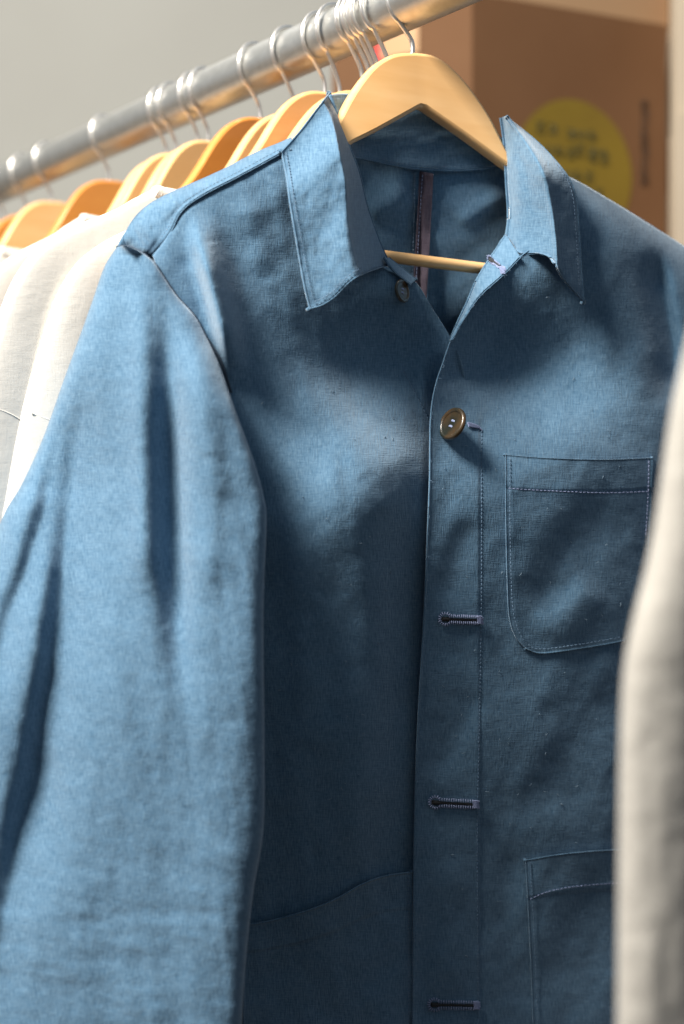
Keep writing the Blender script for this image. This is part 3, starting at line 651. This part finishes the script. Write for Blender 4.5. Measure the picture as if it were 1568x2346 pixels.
# loose fibres along cut edges
m = MB(); rg = random.Random(9)
def fib(x, y, o, l=14):
    a = rg.uniform(0, 6.28); A = np.array([x, x + l * .5 * math.cos(a), x + l * math.cos(a + .6)]); B = np.array([y, y + l * .5 * math.sin(a), y + l * math.sin(a + .6)])
    m.tube(JP.at(A, B, o + np.array([0, .001, .0015])), .00013, 3, False)
for k in range(150):
    y = rg.uniform(960, 2300); x = np.interp(y, [960, 1135, 1200, 1900, 2050, 2346], [548, 604, 611, 604, 580, 555]); fib(x - 3, y, .014, rg.uniform(4, 11))
for k in range(120):
    q = rg.random(); P = cat(EDGE, 6); p = P[int(q * (len(P) - 1))]; fib(p[0], p[1], float(HRn(p[0], p[1])) + .002, rg.uniform(3, 8))
m2 = MB()
def lint(hf, x0, x1, y0, y1, n):
    for k in range(n):
        x, y = rg.uniform(x0, x1), rg.uniform(y0, y1); l = rg.uniform(2, 9); a = rg.uniform(0, 6.28); b = a + rg.uniform(-1, 1)
        A = np.array([x, x + l * .5 * math.cos(a), x + l * .5 * (math.cos(a) + math.cos(b))]); B = np.array([y, y + l * .5 * math.sin(a), y + l * .5 * (math.sin(a) + math.sin(b))])
        m2.tube(JP.at(A, B, hf(A, B) + np.array([.0004, .0012, .0006])), rg.uniform(.0001, .00022), 4, False)
lint(HLn, 560, 960, 850, 2300, 60); lint(HRn, 1000, 1150, 1000, 2340, 28); lint(HRn, 1120, 1500, 640, 1030, 18); lint(lambda a, b: HRn(a, b) + .003, 1170, 1440, 1060, 1460, 18); lint(HRn, 1120, 1400, 1520, 1940, 22)
li_ = m2.build('lint', plain('pale_lint', (.20, .28, .36), .9), J); li_['kind'] = 'stuff'
fo = m.build('loose_fibres', M_th, J); fo['kind'] = 'stuff'

# ------------------------------------------------------------------ cream sweaters behind
def sweater_mesh():
    L = [(-.135, -.082), (-.145, -.088), (-.155, -.094), (-.165, -.101), (-.205, -.122), (-.230, -.146), (-.250, -.19), (-.285, -.30), (-.325, -.46), (-.35, -.64), (-.37, -.85)]
    Rr = [(-a, b) for a, b in L]; X, Z = coons([L[0], (-.06, -.115), (.06, -.115), Rr[0]], [L[-1], Rr[-1]], L, Rr, 150, 160)
    s_ = np.linspace(0, 1, 150)[None] * np.ones_like(X); t_ = np.linspace(0, 1, 160)[:, None] * np.ones_like(X)
    ell = np.clip(1 - np.abs(2 * s_ - 1) ** 3.5, 0, 1) ** .5; th = .008 + .008 * sm(t_ / .3)
    f = fold(X * 1000, Z * 1000, [(-205, -250), (-222, -420), (-235, -850)], 18, .007, 14, .1) + fold(X * 1000, Z * 1000, [(205, -250), (222, -420), (235, -850)], 18, .007, 14, .1)
    nz = fbm(X * 9, Z * 3.5, 5, 3) * .007 * sm(t_ * 5); fr = -(th * ell) + f - nz * ell; bk = th * ell - f * .7 + nz * ell
    XX = np.concatenate([X, X[:, ::-1][:, 1:-1]], 1); ZZ = np.concatenate([Z, Z[:, ::-1][:, 1:-1]], 1); YY = np.concatenate([fr, bk[:, ::-1][:, 1:-1]], 1)
    m = MB(); m.grid(np.stack([XX, YY, ZZ], -1), closed=True, uv=np.stack([XX, ZZ], -1)); return m, (X, Z, fr)
def make_sweater():
    root = bpy.data.objects.new('sweater', None); COL.objects.link(root); m, (X, Z, fr) = sweater_mesh(); m.build('sweater_body', M_white, root, origin=Vector((0, 0, 0)))
    for sg in (-1, 1):                                     # dropped sleeve seams
        m = MB(); q = [(-.264, -.248), (-.246, -.258), (-.230, -.275), (-.219, -.300), (-.214, -.33)]; P = resamp(cat(q, 6), 30); pts = []
        for a, b in P:
            k = np.argmin((X - a) ** 2 + (Z - b) ** 2); pts.append((a * -sg, fr.ravel()[k] - .0006, b))
        pts = [(a, b + .0006, c) for a, b, c in pts]; m.tube(pts, .0006, 6); m.build('sleeve_seam', M_white, root, origin=Vector((0, 0, 0)))
    m = MB(); nk = [(-.135, 0, -.082), (-.07, -.012, -.112), (0, -.016, -.118), (.07, -.012, -.112), (.135, 0, -.082), (.07, .014, -.086), (0, .018, -.088), (-.07, .014, -.086), (-.135, 0, -.082)]
    m.tube(resamp(cat(nk, 8), 60) - np.array((0, 0, .004)), .0055, 10, flat=1.2); m.build('neckband', M_white, root, origin=Vector((0, 0, 0)))
    return root
sw = make_sweater(); first = True
for px, yaw, dz, sc, lab in ((783, 33, -.016, 1.12, 'cream knitted sweater directly behind the blue jacket sleeve'), (735, 37, -.007, 1.25, 'cream sweater with visible sleeve seam, second one behind the blue jacket'),
                         (482, 38, .002, 1.06, 'off-white blurred sweater third behind the blue jacket, under the lone brown-orange hanger'), (262, 37, .002, 1.0, 'white far sweater whose shoulder just shows at the left edge'), (118, 38, 0, 1., 'farthest cream sweater cut by the left edge of the picture')):
    o = sw if first else copy_thing(sw); first = False; p = rail_pt(stem_s(px)); o.location = (p.x, p.y, RZ - .046 + dz); o.rotation_euler = (0, math.radians(-4.5), math.radians(yaw)); o.scale = (sc, 1, 1)
    o['label'] = lab; o['category'] = 'sweater'; o['group'] = 'cream sweaters hanging on the rail'

# ------------------------------------------------------------------ pale garment in front on the right
G = empty('shirt', tuple(FP.at(1600, 2500)), 'pale grey linen shirt sleeve hanging out of focus in front at the right edge', 'shirt')
X, Y = coons([(1640, 560), (1700, 520), (2000, 420)], [(1405, 2700), (2300, 2700)], [(1640, 560), (1600, 650), (1575, 770), (1545, 900), (1528, 1000), (1503, 1180), (1480, 1300), (1448, 1430), (1428, 1550), (1420, 1750), (1416, 2100), (1410, 2700)],
             [(2000, 420), (2200, 900), (2300, 2700)], 160, 220)
s_ = np.linspace(0, 1, 160)[None] * np.ones_like(X); ell = np.sqrt(np.clip(1 - (1 - np.clip(s_ * 3, 0, 1)) ** 2, 0, 1))
F = .028 * ell + wr(X, Y, 88, 900, 120, 111) * .0025 * ell + wr(X, Y, 95, 300, 90, 113) * .0008 + fbm(X / 80, Y / 80, 115) * .0006
bk = -.03 * ell
XX = np.concatenate([X, X[:, ::-1][:, 1:-1]], 1); YY = np.concatenate([Y, Y[:, ::-1][:, 1:-1]], 1); OO = np.concatenate([F, bk[:, ::-1][:, 1:-1]], 1)
m = MB(); m.grid(FP.at(XX, YY, OO), closed=True, uv=np.stack([XX, -YY], -1) * .00019); m.build('sleeve', M_grey, G)
